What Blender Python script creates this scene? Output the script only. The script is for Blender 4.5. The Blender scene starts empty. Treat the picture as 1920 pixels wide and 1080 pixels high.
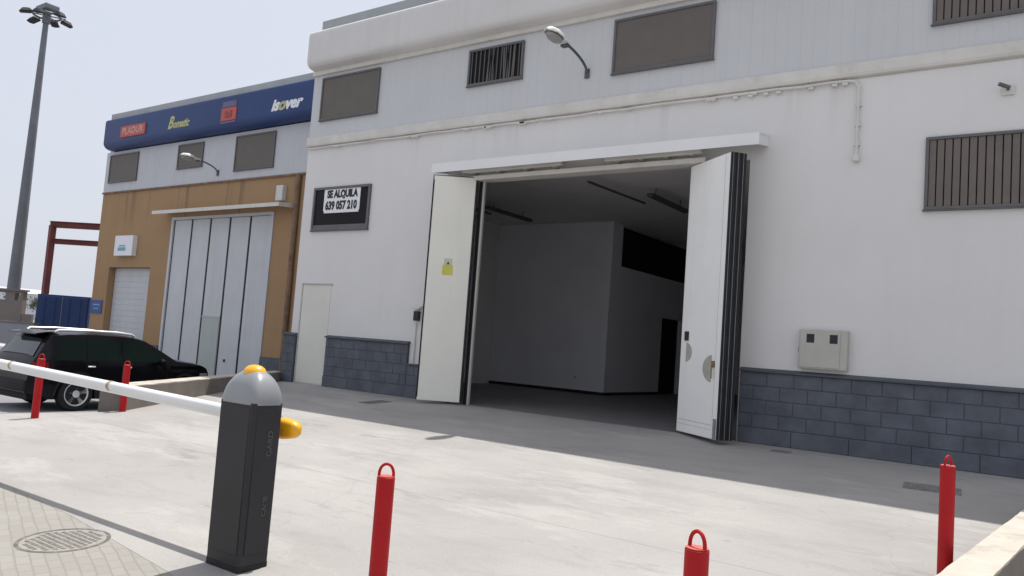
import bpy, bmesh, math, random
from mathutils import Vector, Matrix
random.seed(7)
C = bpy.context.scene.collection
ORG = {}

# ---------------------------------------------------------------- materials
def mat(name, col, rough=.8, var=.12, scale=3., bump=0., bscale=40., metal=0., col2=None, stain=None, spec=.4, coat=0., streak=None, runoff=None):
    m = bpy.data.materials.new(name); m.use_nodes = True
    nt = m.node_tree; N = nt.nodes; L = nt.links; b = N['Principled BSDF']
    b.inputs['Roughness'].default_value = rough; b.inputs['Metallic'].default_value = metal
    b.inputs['Specular IOR Level'].default_value = spec
    b.inputs['Coat Weight'].default_value = coat; b.inputs['Coat Roughness'].default_value = .05
    tc = N.new('ShaderNodeTexCoord')
    def noise(s, d=5, vec=None, rgh=.6):
        n = N.new('ShaderNodeTexNoise'); n.inputs['Scale'].default_value = s; n.inputs['Detail'].default_value = d
        n.inputs['Roughness'].default_value = rgh
        L.new(vec or tc.outputs['Object'], n.inputs['Vector']); return n.outputs['Fac']
    def ramp(f, a, b_, ca=(0,0,0,1), cb=(1,1,1,1)):
        r = N.new('ShaderNodeValToRGB'); r.color_ramp.elements[0].position = a; r.color_ramp.elements[1].position = b_
        r.color_ramp.elements[0].color = ca; r.color_ramp.elements[1].color = cb; L.new(f, r.inputs['Fac']); return r.outputs['Color']
    def mix(f, a, b_):
        x = N.new('ShaderNodeMix'); x.data_type = 'RGBA'
        if hasattr(f, 'links'): L.new(f, x.inputs[0])
        else: x.inputs[0].default_value = f
        for s, v in ((6, a), (7, b_)):
            if hasattr(v, 'links'): L.new(v, x.inputs[s])
            else: x.inputs[s].default_value = v
        return x.outputs[2]
    c1 = (*[c*(1-var) for c in col], 1); c2 = (*(col2 or [min(1, c*(1+var)) for c in col]), 1)
    out = ramp(noise(scale), .32, .68, c1, c2)
    if stain:                                   # blotches: (colour, scale, lo, hi, amount)
        sc, ss, lo, hi, am = stain
        f = ramp(noise(ss, 6, None, .7), lo, hi, (0,0,0,1), (am,am,am,1)); out = mix(f, out, (*sc, 1))
    if streak:                                  # vertical run-off streaks: (colour, amount)
        mp = N.new('ShaderNodeMapping'); mp.inputs['Scale'].default_value = (2.2, 2.2, .12); L.new(tc.outputs['Object'], mp.inputs['Vector'])
        f = ramp(noise(1.6, 6, mp.outputs['Vector'], .7), .5, .8, (0,0,0,1), (streak[1],)*3+(1,)); out = mix(f, out, (*streak[0], 1))
    if runoff:                                  # run-off stains hanging from a ledge: (colour, z of the ledge, length, amount)
        mp = N.new('ShaderNodeMapping'); mp.inputs['Scale'].default_value = (1.3, 1.3, .06); L.new(tc.outputs['Object'], mp.inputs['Vector'])
        f = ramp(noise(1.6, 4, mp.outputs['Vector'], .65), .56, .70)
        sx = N.new('ShaderNodeSeparateXYZ'); L.new(tc.outputs['Object'], sx.inputs[0])
        mr = N.new('ShaderNodeMapRange'); mr.inputs['From Min'].default_value = runoff[1]-runoff[2]; mr.inputs['From Max'].default_value = runoff[1]; mr.inputs['To Max'].default_value = runoff[3]
        L.new(sx.outputs[2], mr.inputs['Value']); mu = N.new('ShaderNodeMath'); mu.operation = 'MULTIPLY'; L.new(f, mu.inputs[0]); L.new(mr.outputs[0], mu.inputs[1])
        out = mix(mu.outputs[0], out, (*runoff[0], 1))
    L.new(out, b.inputs['Base Color'])
    if bump:
        bp = N.new('ShaderNodeBump'); bp.inputs['Strength'].default_value = bump; bp.inputs['Distance'].default_value = .01
        L.new(noise(bscale), bp.inputs['Height']); L.new(bp.outputs['Normal'], b.inputs['Normal'])
    m['h'] = 0
    return m

M = {}
M['wall'] = mat('white_render', (.715,.70,.685), .9, .03, .5, .35, 60, streak=((.55,.53,.51), .14), runoff=((.45,.41,.36), 5.62, 1.0, .28))
M['clad'] = mat('grey_cladding', (.575,.582,.59), .6, .025, .8, .05, 8, streak=((.43,.44,.46), .15))
M['beige'] = mat('beige_trim', (.66,.635,.59), .8, .08, 2., .3, 30, stain=((.42,.37,.30), 3., .55, .8, .5))
M['fascia'] = mat('fascia_white', (.66,.64,.62), .7, .04, .6, .05, 10, streak=((.45,.42,.37), .3))
M['parapet'] = mat('parapet_grey', (.38,.40,.41), .7, .08, 1.5, .1, 20)
M['block'] = mat('blue_grey_block', (.105,.114,.138), .85, .18, 2.6, .5, 70, col2=(.132,.143,.168))
M['mortar'] = mat('mortar', (.078,.085,.105), .95, .1, 5)
M['blockcap'] = mat('block_cap', (.085,.098,.112), .8, .15, 3, .3, 40)
M['tan'] = mat('ochre_render', (.37,.235,.125), .9, .06, .5, .4, 60, streak=((.26,.165,.10), .18), runoff=((.16,.105,.07), 6.42, 2.0, .75))
M['tanclad'] = mat('pale_cladding', (.53,.54,.56), .6, .04, .8, .05, 10, streak=((.38,.36,.33), .35))
M['blue'] = mat('blue_fascia', (.026,.055,.165), .55, .08, .8, .03, 8)
M['rust'] = mat('rusty_edge', (.22,.14,.09), .9, .3, 4, .3, 40)
M['gate'] = mat('gate_panel', (.55,.56,.575), .5, .05, 1.2, .04, 8, streak=((.33,.33,.33), .25))
M['gatecream'] = mat('door_leaf_cream', (.80,.78,.70), .5, .03, 1.2, .03, 6, streak=((.5,.49,.44), .22))
M['gatewhite'] = mat('door_leaf_white', (.88,.87,.84), .5, .03, 1.2, .03, 6, streak=((.5,.5,.49), .22))
M['cream'] = mat('cream_door', (.69,.68,.61), .6, .04, 1.2, .03, 6)
M['rubber'] = mat('black_rubber', (.012,.012,.014), .6, .2, 6)
M['alu'] = mat('aluminium_frame', (.13,.127,.127), .5, .08, 5)
M['taupe'] = mat('taupe_panel', (.135,.118,.105), .6, .05, 3)
M['taupe2'] = mat('taupe_slat', (.15,.128,.112), .6, .09, 3)
M['darkglass'] = mat('dark_glass', (.014,.012,.014), .25, .1, 3, spec=.12)
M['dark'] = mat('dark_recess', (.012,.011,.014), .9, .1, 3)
M['white'] = mat('white_paint', (.78,.78,.77), .4, .03, 2)
M['intwall'] = mat('interior_wall', (.78,.78,.81), .9, .05, .7)
M['intceil'] = mat('interior_ceiling', (.78,.76,.74), .9, .05, .8)
M['intfloor'] = mat('interior_floor', (.19,.18,.185), .5, .12, 1.5)
M['darkpaint'] = mat('dark_baseboard', (.02,.02,.024), .7, .1, 3)
M['steel'] = mat('galvanised', (.30,.31,.32), .5, .15, 6, metal=.5)
M['lampgrey'] = mat('lamp_grey', (.09,.095,.095), .5, .15, 6)
M['lampglass'] = mat('lamp_bowl', (.34,.33,.31), .15, .1, 6)
M['pale'] = mat('pale_plastic', (.62,.62,.58), .5, .05, 5)
M['metergrey'] = mat('meter_box', (.47,.46,.41), .5, .05, 5)
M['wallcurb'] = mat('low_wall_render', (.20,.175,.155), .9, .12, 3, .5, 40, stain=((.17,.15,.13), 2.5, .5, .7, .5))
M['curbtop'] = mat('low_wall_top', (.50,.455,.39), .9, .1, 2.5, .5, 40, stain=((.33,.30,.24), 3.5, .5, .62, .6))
M['red'] = mat('red_bollard', (.40,.008,.012), .5, .1, 5, spec=.25, stain=((.24,.008,.010), 9, .6, .72, .5))
M['redtop'] = mat('bollard_top_red', (.62,.13,.11), .6, .2, 20)  # lighter red for the top disc of each bollard
M['cabinet'] = mat('cabinet_anthracite', (.022,.022,.025), .5, .12, 3, .06, 200)
M['capgrey'] = mat('cap_grey', (.25,.26,.27), .3, .05, 3, spec=.5, coat=.3)
M['orange'] = mat('amber_plastic', (.88,.42,.01), .3, .08, 8, spec=.6)
M['armwhite'] = mat('arm_white', (.80,.80,.80), .28, .03, 3, spec=.5)
M['bandbrown'] = mat('band_brown', (.45,.33,.20), .6, .15, 10)
M['carblack'] = mat('car_black', (.003,.003,.005), .3, .1, 2, spec=.15, coat=.2)
M['carwhite'] = mat('car_white', (.75,.75,.75), .25, .03, 2, coat=.5)
M['carglass'] = mat('car_glass', (.005,.011,.009), .1, .1, 2, spec=.12)
M['rearglass'] = mat('rear_glass', (.03,.035,.04), .08, .1, 2, spec=.8)
M['carplastic'] = mat('car_plastic', (.008,.008,.009), .7, .1, 8)
M['silver'] = mat('silver_alloy', (.72,.73,.75), .35, .05, 5, metal=.4)
M['tyre'] = mat('tyre_rubber', (.014,.014,.015), .8, .2, 12)
M['taillight'] = mat('tail_light', (.22,.012,.012), .15, .1, 8)
M['plate'] = mat('number_plate', (.65,.65,.63), .4, .03, 9)
M['pole'] = mat('pole_grey', (.17,.18,.20), .55, .12, 1.2, metal=.3)
M['redsteel'] = mat('red_oxide_steel', (.15,.035,.03), .6, .2, 2)
M['container'] = mat('container_blue', (.012,.036,.12), .6, .1, 1.5)
M['brownwall'] = mat('brown_render', (.20,.17,.155), .9, .15, 1)
M['hazebld'] = mat('far_haze', (.60,.61,.64), .9, .08, .1)  # distance haze is put into this pale base colour
M['bark'] = mat('bark', (.10,.08,.06), .9, .2, 3)
M['leaf'] = mat('leaf', (.10,.12,.085), .8, .3, .8)
M['iron'] = mat('iron_grate', (.20,.19,.185), .8, .25, 10)
M['yellowsign'] = mat('yellow_sticker', (.62,.58,.10), .5, .05, 9)
M['palesign'] = mat('pale_sticker', (.55,.57,.42), .5, .05, 9)
M['ink'] = mat('black_ink', (.03,.03,.035), .7, .1, 9)
M['signwhite'] = mat('sign_white', (.80,.80,.82), .5, .03, 5)
M['logored'] = mat('logo_red', (.48,.10,.075), .5, .08, 5)
M['logopink'] = mat('logo_pink', (.62,.36,.33), .5, .08, 5)
M['logodark'] = mat('logo_darkred', (.30,.05,.05), .5, .08, 5)
M['logomauve'] = mat('logo_mauve', (.13,.12,.24), .5, .08, 5)
M['logoyellow'] = mat('logo_yellow', (.48,.47,.20), .5, .08, 5)
M['cyan'] = mat('sign_cyan', (.18,.38,.50), .5, .08, 5)
M['bluesign'] = mat('sign_blue', (.05,.09,.28), .5, .08, 5)
M['wear'] = mat('worn_metal', (.42,.40,.35), .6, .12, 14)
M['text'] = mat('cabinet_lettering', (.075,.075,.08), .5, .05, 9)
M['greendoor'] = mat('wicket_green', (.42,.46,.44), .5, .05, 2)

def concrete(name, base, light, dark, joints=True, offx=0.):
    m = mat(name, base, .88, .0, 1); nt = m.node_tree; N = nt.nodes; L = nt.links; b = N['Principled BSDF']
    for l in list(b.inputs['Base Color'].links): L.remove(l)
    tc = N.new('ShaderNodeTexCoord')
    def noise(s, d=6, r=.6, sc=None):
        n = N.new('ShaderNodeTexNoise'); n.inputs['Scale'].default_value = s; n.inputs['Detail'].default_value = d; n.inputs['Roughness'].default_value = r
        v = tc.outputs['Object']
        if sc:
            mp = N.new('ShaderNodeMapping'); mp.inputs['Scale'].default_value = sc; mp.inputs['Rotation'].default_value = (0,0,.5); L.new(v, mp.inputs['Vector']); v = mp.outputs['Vector']
        L.new(v, n.inputs['Vector']); return n.outputs['Fac']
    def ramp(f, a, b_, ca, cb):
        r = N.new('ShaderNodeValToRGB'); r.color_ramp.elements[0].position = a; r.color_ramp.elements[1].position = b_
        r.color_ramp.elements[0].color = ca; r.color_ramp.elements[1].color = cb; L.new(f, r.inputs['Fac']); return r.outputs['Color']
    def mix(f, a, b_, mode='MIX'):
        x = N.new('ShaderNodeMix'); x.data_type = 'RGBA'; x.blend_type = mode
        if hasattr(f, 'links'): L.new(f, x.inputs[0])
        else: x.inputs[0].default_value = f
        for s, v in ((6, a), (7, b_)):
            if hasattr(v, 'links'): L.new(v, x.inputs[s])
            else: x.inputs[s].default_value = v
        return x.outputs[2]
    def math_(op, a, b_=None, c=None):
        x = N.new('ShaderNodeMath'); x.operation = op
        for i, v in enumerate((a, b_, c)):
            if v is None: continue
            if hasattr(v, 'links'): L.new(v, x.inputs[i])
            else: x.inputs[i].default_value = v
        return x.outputs[0]
    o = ramp(noise(.45), .35, .65, (*base, 1), (*light, 1))
    o = mix(ramp(noise(1.3, 8, .7, (.5, 1.6, 1)), .5, .72, (0,0,0,1), (.55,)*3+(1,)), o, (*dark, 1))
    o = mix(ramp(noise(5, 8, .75), .60, .75, (0,0,0,1), (.35,)*3+(1,)), o, (*[d*.85 for d in dark], 1))
    if joints:
        o = mix(ramp(noise(.55, 10, .72, (.6, 1.5, 1)), .53, .60, (0,0,0,1), (.5,)*3+(1,)), o, (*[min(1, c*1.16) for c in light], 1))
        o = mix(ramp(noise(1.1, 9, .7, (.5, 1.5, 1)), .60, .68, (0,0,0,1), (.5,)*3+(1,)), o, (*[c*.82 for c in dark], 1))
        o = mix(ramp(noise(7, 3, .5, (.6, 2., 1)), .73, .76, (0,0,0,1), (.55,)*3+(1,)), o, (*[c*.6 for c in dark], 1))
    if joints:                                  # hairline cracks
        vo = N.new('ShaderNodeTexVoronoi'); vo.feature = 'DISTANCE_TO_EDGE'; vo.inputs['Scale'].default_value = .23
        nn = N.new('ShaderNodeTexNoise'); nn.inputs['Scale'].default_value = 1.1; nn.inputs['Detail'].default_value = 6; L.new(tc.outputs['Object'], nn.inputs['Vector'])
        va = N.new('ShaderNodeVectorMath'); va.operation = 'MULTIPLY_ADD'; L.new(nn.outputs['Color'], va.inputs[0]); va.inputs[1].default_value = (1.1, 1.1, 0); L.new(tc.outputs['Object'], va.inputs[2])
        L.new(va.outputs[0], vo.inputs['Vector'])
        o = mix(ramp(vo.outputs['Distance'], .0008, .0022, (.13,)*3+(1,), (0,0,0,1)), o, (*[c*.5 for c in dark], 1))
    o = mix(.35, o, ramp(noise(90, 2), .2, .8, (.35,.34,.33,1), (.72,.71,.69,1)), 'OVERLAY')
    if joints:
        sx = N.new('ShaderNodeSeparateXYZ'); L.new(tc.outputs['Object'], sx.inputs[0])
        wob = math_('MULTIPLY', math_('SUBTRACT', noise(1.2, 3), .5), .05)
        x = math_('ADD', sx.outputs[0], wob); y = math_('ADD', sx.outputs[1], wob)
        fx = math_('ABSOLUTE', math_('SUBTRACT', math_('FRACT', math_('ADD', math_('DIVIDE', x, 13.8), offx)), .5))
        fy = math_('ABSOLUTE', math_('SUBTRACT', math_('FRACT', math_('ADD', math_('DIVIDE', y, 6.4), .5)), .5))
        d = math_('MINIMUM', math_('MULTIPLY', fx, 13.8), math_('MULTIPLY', fy, 6.4))
        # y joints at y = -3.2, -6.4, -9.6
        j = ramp(d, .004, .016, (.30,)*3+(1,), (0,0,0,1)); o = mix(j, o, (*[c*.55 for c in dark], 1))
    L.new(o, b.inputs['Base Color'])
    bp = N.new('ShaderNodeBump'); bp.inputs['Strength'].default_value = .25; bp.inputs['Distance'].default_value = .01
    L.new(noise(35, 6), bp.inputs['Height']); L.new(bp.outputs['Normal'], b.inputs['Normal'])
    return m
M['slab'] = concrete('slab_concrete', (.300,.286,.275), (.352,.340,.322), (.232,.222,.214), True, .37)
M['asphalt'] = concrete('lot_asphalt', (.21,.21,.22), (.25,.25,.26), (.15,.15,.155), False)

def paver_mat():
    m = mat('paver_stone', (.4,.4,.4), .9, 0, 1); nt = m.node_tree; N = nt.nodes; L = nt.links; b = N['Principled BSDF']
    for l in list(b.inputs['Base Color'].links): L.remove(l)
    tc = N.new('ShaderNodeTexCoord'); mp = N.new('ShaderNodeMapping'); mp.inputs['Rotation'].default_value = (0,0,.35); L.new(tc.outputs['Object'], mp.inputs['Vector'])
    nz = N.new('ShaderNodeTexNoise'); nz.inputs['Scale'].default_value = 3; L.new(tc.outputs['Object'], nz.inputs['Vector'])
    vm = N.new('ShaderNodeVectorMath'); vm.operation = 'MULTIPLY_ADD'; L.new(nz.outputs['Color'], vm.inputs[0]); vm.inputs[1].default_value = (.03,.03,0); L.new(mp.outputs['Vector'], vm.inputs[2])
    br = N.new('ShaderNodeTexBrick'); L.new(vm.outputs[0], br.inputs['Vector'])
    br.inputs['Scale'].default_value = 1; br.inputs['Brick Width'].default_value = .17; br.inputs['Row Height'].default_value = .085; br.inputs['Mortar Size'].default_value = .006
    br.inputs['Color1'].default_value = (.300,.284,.256,1); br.inputs['Color2'].default_value = (.278,.262,.235,1); br.inputs['Mortar'].default_value = (.245,.232,.205,1)
    n2 = N.new('ShaderNodeTexNoise'); n2.inputs['Scale'].default_value = 1.6; n2.inputs['Detail'].default_value = 8; L.new(tc.outputs['Object'], n2.inputs['Vector'])
    r = N.new('ShaderNodeValToRGB'); r.color_ramp.elements[0].position = .45; r.color_ramp.elements[1].position = .65; L.new(n2.outputs['Fac'], r.inputs['Fac'])
    x = N.new('ShaderNodeMix'); x.data_type = 'RGBA'; L.new(br.outputs['Color'], x.inputs[6]); x.inputs[7].default_value = (.325,.31,.288,1)
    mu = N.new('ShaderNodeMath'); mu.operation = 'MULTIPLY'; L.new(r.outputs['Color'], mu.inputs[0]); mu.inputs[1].default_value = .7; L.new(mu.outputs[0], x.inputs[0])
    L.new(x.outputs[2], b.inputs['Base Color'])
    bp = N.new('ShaderNodeBump'); bp.inputs['Strength'].default_value = .5; bp.inputs['Distance'].default_value = .01; bp.invert = True
    L.new(br.outputs['Fac'], bp.inputs['Height']); L.new(bp.outputs['Normal'], b.inputs['Normal'])
    return m
M['paver'] = paver_mat()

# ---------------------------------------------------------------- mesh helpers
class MB:
    def __init__(s): s.bm = bmesh.new()
    def merge(s, t, X=None):
        if X is not None: bmesh.ops.transform(t, matrix=X, verts=t.verts)
        me = bpy.data.meshes.new('t'); t.to_mesh(me); t.free(); s.bm.from_mesh(me); bpy.data.meshes.remove(me); return s
    def box(s, x0, x1, y0, y1, z0, z1, bev=0, seg=2, X=None):
        t = bmesh.new(); bmesh.ops.create_cube(t, size=1)
        for v in t.verts:
            v.co = Vector(((x0+x1)/2+v.co.x*(x1-x0), (y0+y1)/2+v.co.y*(y1-y0), (z0+z1)/2+v.co.z*(z1-z0)))
        if bev: bmesh.ops.bevel(t, geom=list(t.edges), offset=bev, segments=seg, profile=.5, affect='EDGES')
        return s.merge(t, X)
    def prism(s, pts, a0, a1, axis='y', X=None, bev=0):
        """closed outline extruded along an axis; pts are the other two coordinates in x,y,z order"""
        t = bmesh.new()
        def P(p, a): return {'x': (a, p[0], p[1]), 'y': (p[0], a, p[1]), 'z': (p[0], p[1], a)}[axis]
        A = [t.verts.new(P(p, a0)) for p in pts]; B = [t.verts.new(P(p, a1)) for p in pts]
        t.faces.new(A); t.faces.new(B[::-1]); n = len(pts)
        for i in range(n): t.faces.new((A[i], B[i], B[(i+1) % n], A[(i+1) % n]))
        bmesh.ops.recalc_face_normals(t, faces=t.faces)
        if bev: bmesh.ops.bevel(t, geom=list(t.edges), offset=bev, segments=2, profile=.5, affect='EDGES')
        return s.merge(t, X)
    def tube(s, pts, r, n=12, X=None, caps=True):
        t = bmesh.new(); pts = [Vector(p) for p in pts]; rs = r if isinstance(r, (list, tuple)) else [r]*len(pts); rings = []
        up = None
        for i, p in enumerate(pts):
            d = (pts[min(i+1, len(pts)-1)]-pts[max(i-1, 0)]).normalized()
            if up is None: up = d.orthogonal().normalized()
            up = (up-d*up.dot(d)).normalized(); w = d.cross(up)
            rings.append([t.verts.new(p+(up*math.cos(a)+w*math.sin(a))*rs[i]) for a in [2*math.pi*k/n for k in range(n)]])
        for a, b in zip(rings, rings[1:]):
            for k in range(n): t.faces.new((a[k], a[(k+1) % n], b[(k+1) % n], b[k]))
        if caps: t.faces.new(rings[0][::-1]); t.faces.new(rings[-1])
        return s.merge(t, X)
    def lathe(s, prof, n=24, X=None):
        """(radius, z) profile around z"""
        t = bmesh.new(); rings = [[t.verts.new((r*math.cos(2*math.pi*k/n), r*math.sin(2*math.pi*k/n), z)) for k in range(n)] for r, z in prof]
        for a, b in zip(rings, rings[1:]):
            for k in range(n): t.faces.new((a[k], a[(k+1) % n], b[(k+1) % n], b[k]))
        if prof[0][0] > 1e-4: t.faces.new(rings[0][::-1])
        if prof[-1][0] > 1e-4: t.faces.new(rings[-1])
        bmesh.ops.remove_doubles(t, verts=t.verts, dist=1e-5)
        return s.merge(t, X)
    def loft(s, rings, caps=True, X=None):
        t = bmesh.new(); R = [[t.verts.new(p) for p in r] for r in rings]; n = len(R[0])
        for a, b in zip(R, R[1:]):
            for k in range(n): t.faces.new((a[k], a[(k+1) % n], b[(k+1) % n], b[k]))
        if caps: t.faces.new(R[0][::-1]); t.faces.new(R[-1])
        return s.merge(t, X)
    def grid(s, P, thick=None):
        t = bmesh.new(); V = [[t.verts.new(p) for p in r] for r in P]
        for i in range(len(V)-1):
            for j in range(len(V[0])-1): t.faces.new((V[i][j], V[i+1][j], V[i+1][j+1], V[i][j+1]))
        return s.merge(t)
    def build(s, name, m, parent=None, org=None, smooth=None):
        me = bpy.data.meshes.new(name); bm = s.bm
        o = Vector(org) if org is not None else (ORG[parent.name] if parent else Vector((0,0,0)))
        bmesh.ops.translate(bm, vec=-o, verts=bm.verts)
        bmesh.ops.recalc_face_normals(bm, faces=bm.faces)
        if smooth:
            for f in bm.faces: f.smooth = True
            for e in bm.edges:
                if len(e.link_faces) == 2 and e.calc_face_angle(0) > smooth: e.smooth = False
        bm.to_mesh(me); bm.free(); me.materials.append(m)
        ob = bpy.data.objects.new(name, me); C.objects.link(ob)
        if parent: ob.parent = parent
        else: ob.location = o
        ORG[ob.name] = o
        return ob
def tag(o, label, cat, group=None):
    o['label'] = label; o['category'] = cat
    if group: o['group'] = group
    return o
def thing(name, label, cat, loc, group=None):
    o = bpy.data.objects.new(name, None); C.objects.link(o); o.location = loc; o.empty_display_size = .2
    ORG[o.name] = Vector(loc); return tag(o, label, cat, group)
def structure(o): o['kind'] = 'structure'; return o
def lettering(text, size, X, m, name, parent, sx=1., shear=0., ext=.002, bold=0., spacing=1.):
    c = bpy.data.curves.new('t', 'FONT'); c.body = text; c.size = size; c.align_x = 'CENTER'; c.align_y = 'CENTER'; c.shear = shear
    c.extrude = ext; c.offset = bold; c.space_character = spacing; c.resolution_u = 3
    o = bpy.data.objects.new('t', c); C.objects.link(o); bpy.context.view_layer.update()
    me = bpy.data.meshes.new_from_object(o.evaluated_get(bpy.context.evaluated_depsgraph_get()))
    bpy.data.objects.remove(o); bpy.data.curves.remove(c)
    me.transform(X @ Matrix.Diagonal((sx, 1, 1, 1))); me.transform(Matrix.Translation(-ORG[parent.name]))
    me.materials.clear(); me.materials.append(m); me.name = name
    ob = bpy.data.objects.new(name, me); C.objects.link(ob); ob.parent = parent; ORG[ob.name] = ORG[parent.name].copy(); return ob
def facing(x, y, z): return Matrix.Translation((x, y, z)) @ Matrix.Rotation(math.pi/2, 4, 'X')     # text on a -y facing wall

def holed_wall(mb, x0, x1, z0, z1, y0, y1, holes):
    """solid wall between y0 (front) and y1 with rectangular openings (hx0,hx1,hz0,hz1)"""
    xs = sorted({x0, x1, *[h[0] for h in holes], *[h[1] for h in holes]}); zs = sorted({z0, z1, *[h[2] for h in holes], *[h[3] for h in holes]})
    xs = [x for x in xs if x0 <= x <= x1]; zs = [z for z in zs if z0 <= z <= z1]
    t = bmesh.new(); V = {}
    def v(x, y, z):
        k = (round(x, 4), round(y, 4), round(z, 4))
        if k not in V: V[k] = t.verts.new((x, y, z))
        return V[k]
    solid = lambda i, j: 0 <= i < len(xs)-1 and 0 <= j < len(zs)-1 and not any(h[0] <= (xs[i]+xs[i+1])/2 <= h[1] and h[2] <= (zs[j]+zs[j+1])/2 <= h[3] for h in holes)
    for i in range(len(xs)-1):
        for j in range(len(zs)-1):
            if not solid(i, j): continue
            a, b, c, d = xs[i], xs[i+1], zs[j], zs[j+1]
            t.faces.new((v(a,y0,c), v(b,y0,c), v(b,y0,d), v(a,y0,d))); t.faces.new((v(a,y1,c), v(a,y1,d), v(b,y1,d), v(b,y1,c)))
            if not solid(i-1, j): t.faces.new((v(a,y0,c), v(a,y0,d), v(a,y1,d), v(a,y1,c)))
            if not solid(i+1, j): t.faces.new((v(b,y0,c), v(b,y1,c), v(b,y1,d), v(b,y0,d)))
            if not solid(i, j-1): t.faces.new((v(a,y0,c), v(a,y1,c), v(b,y1,c), v(b,y0,c)))
            if not solid(i, j+1): t.faces.new((v(a,y0,d), v(b,y0,d), v(b,y1,d), v(a,y1,d)))
    mb.merge(t)

def ribbed(mb, x0, x1, z0, z1, y, pitch=.2, dep=.003):
    """sheet cladding: flat ribs parted by narrow grooves, closed at the back"""
    pts = []; x = x0
    while x < x1-.02:
        e = min(x+pitch, x1); pts += [(x, y), (e-.012, y), (e-.008, y+dep), (e-.004, y+dep)]; x = e
    pts += [(x1, y), (x1, y+.08), (x0, y+.08)]
    mb.prism(pts, z0, z1, 'z')

def plinth(parent, x0, x1, ztop=1.15, zb=0., y=0., first=0.):
    """courses of painted concrete block with a sloping cap, set in front of the wall face"""
    mb = MB(); mb.box(x0, x1, y-.055, y-.002, zb, ztop-.05); mb.build('plinth_backing', M['mortar'], parent)
    mb = MB(); h = (ztop-.05-.24-zb)/4; x = x0
    while x < x1-.01:                                            # tall base blocks
        e = min(x+.82, x1); mb.box(x+.003, e-.003, y-.078, y-.05, zb, zb+.235, .006, 1); x = e
    for r in range(4):
        x = x0-(.205 if r % 2 else 0)-first
        while x < x1-.01:
            e = x+.41; a, b = max(x, x0), min(e, x1)
            if b-a > .03: mb.box(a+.006, b-.006, y-.0605-random.random()*.003, y-.05, zb+.24+r*h+.006, zb+.24+(r+1)*h-.006, .005, 1)
            x = e
    mb.build('plinth', M['block'], parent)
    MB().prism([(y-.001, ztop-.045), (y-.105, ztop-.048), (y-.105, ztop-.022), (y-.001, ztop+.012)], x0-.012, x1+.012, 'x').build('plinth_cap', M['blockcap'], parent)

def window(parent, x0, x1, z0, z1, y, kind, pane_m):
    """aluminium frame standing proud of the wall round a sunk panel, bars or slats"""
    f = MB(); w = .045 if kind != 'glass' else .06
    for a in ((x0, x1, z0, z0+w), (x0, x1, z1-w, z1), (x0, x0+w, z0+w, z1-w), (x1-w, x1, z0+w, z1-w)): f.box(a[0], a[1], y-.055, y+.01, a[2], a[3], .006, 1)
    f.box(x0-.02, x1+.02, y-.065, y, z0-.018, z0-.001, .004, 1)
    fr = f.build('window', M['alu'], parent)
    if kind == 'panel':
        MB().box(x0+w, x1-w, y-.03, y+.005, z0+w, z1-w).build('shutter_panel', pane_m, fr)
    if kind == 'glass':
        MB().box(x0+w, x1-w, y-.02, y+.005, z0+w, z1-w).build('pane', M['darkglass'], fr)
        MB().box(x0+w, x1-w, y-.035, y-.021, z0+w, z0+w+.07).build('lower_rail', M['alu'], fr)
    if kind == 'bars':
        MB().box(x0+w, x1-w, y-.012, y+.005, z0+w, z1-w).build('pane', M['darkglass'], fr)
        b = MB(); n = 12
        for k in range(n):
            x = x0+w+.05+(x1-x0-2*w-.1)*k/(n-1); b.box(x-.007, x+.007, y-.045, y-.03, z0+w, z1-w)
        b.build('bars', M['alu'], fr)
        d = MB()
        for k in range(7):
            x = x0+w+.06+random.random()*(x1-x0-2*w-.2); d.prism([(x, z0+w), (x+.04, z0+w), (x+.04+random.uniform(-.05,.05), z1-w), (x+random.uniform(-.05,.05), z1-w)], y-.016, y-.013, 'y')
        d.build('blind_slats', M['taupe'], fr)
    if kind == 'slats':
        MB().box(x0+w, x1-w, y-.008, y+.005, z0+w, z1-w).build('slat_backing', M['dark'], fr)
        s = MB(); x = x0+w+.004
        while x < x1-w-.01:
            e = min(x+.1, x1-w); s.box(x, e-.015, y-.034, y-.012, z0+w, z1-w, .004, 1); x = e
        s.build('slats', pane_m, fr)
    return fr

# ================================================================ SETTING
SL = .045
def gz(y): return SL*y
bm = MB(); bm.grid([[(x, y, -.80) for y in (-400, -60, -20, 0, 20, 60, 1500)] for x in (-1500, -200, -60, -15, 60, 400)])
structure(bm.build('ground', M['asphalt']))
def sheet(name, poly, m, dz=0., skirt=.7, org=(0,0,0)):
    t = bmesh.new(); A = [t.verts.new((x, y, gz(min(y, 0))+dz)) for x, y in poly]; B = [t.verts.new((x, y, gz(min(y, 0))+dz-skirt)) for x, y in poly]
    t.faces.new(A)
    for i in range(len(A)): t.faces.new((A[i], B[i], B[(i+1) % len(A)], A[(i+1) % len(A)]))
    mb = MB(); mb.merge(t); return structure(mb.build(name, m, org=org))
sheet('concrete_slab', [(-15.2, .0), (-12.16, -5.80), (-12.74, -7.08), (-13.6, -8.9), (-8.23, -8.90), (-6.57, -9.02), (-5.47, -9.16), (-4.94, -9.23), (-4.3, -9.32), (9, -9.32), (9, .0)], M['slab'])
sheet('paving', [(-13.7, -8.9), (-8.23, -8.90), (-6.57, -9.02), (-5.47, -9.16), (-4.94, -9.23), (-4.3, -9.32), (9, -9.32), (9, -17.5), (-17.5, -17.5)], M['paver'], -.002, .25)

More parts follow.
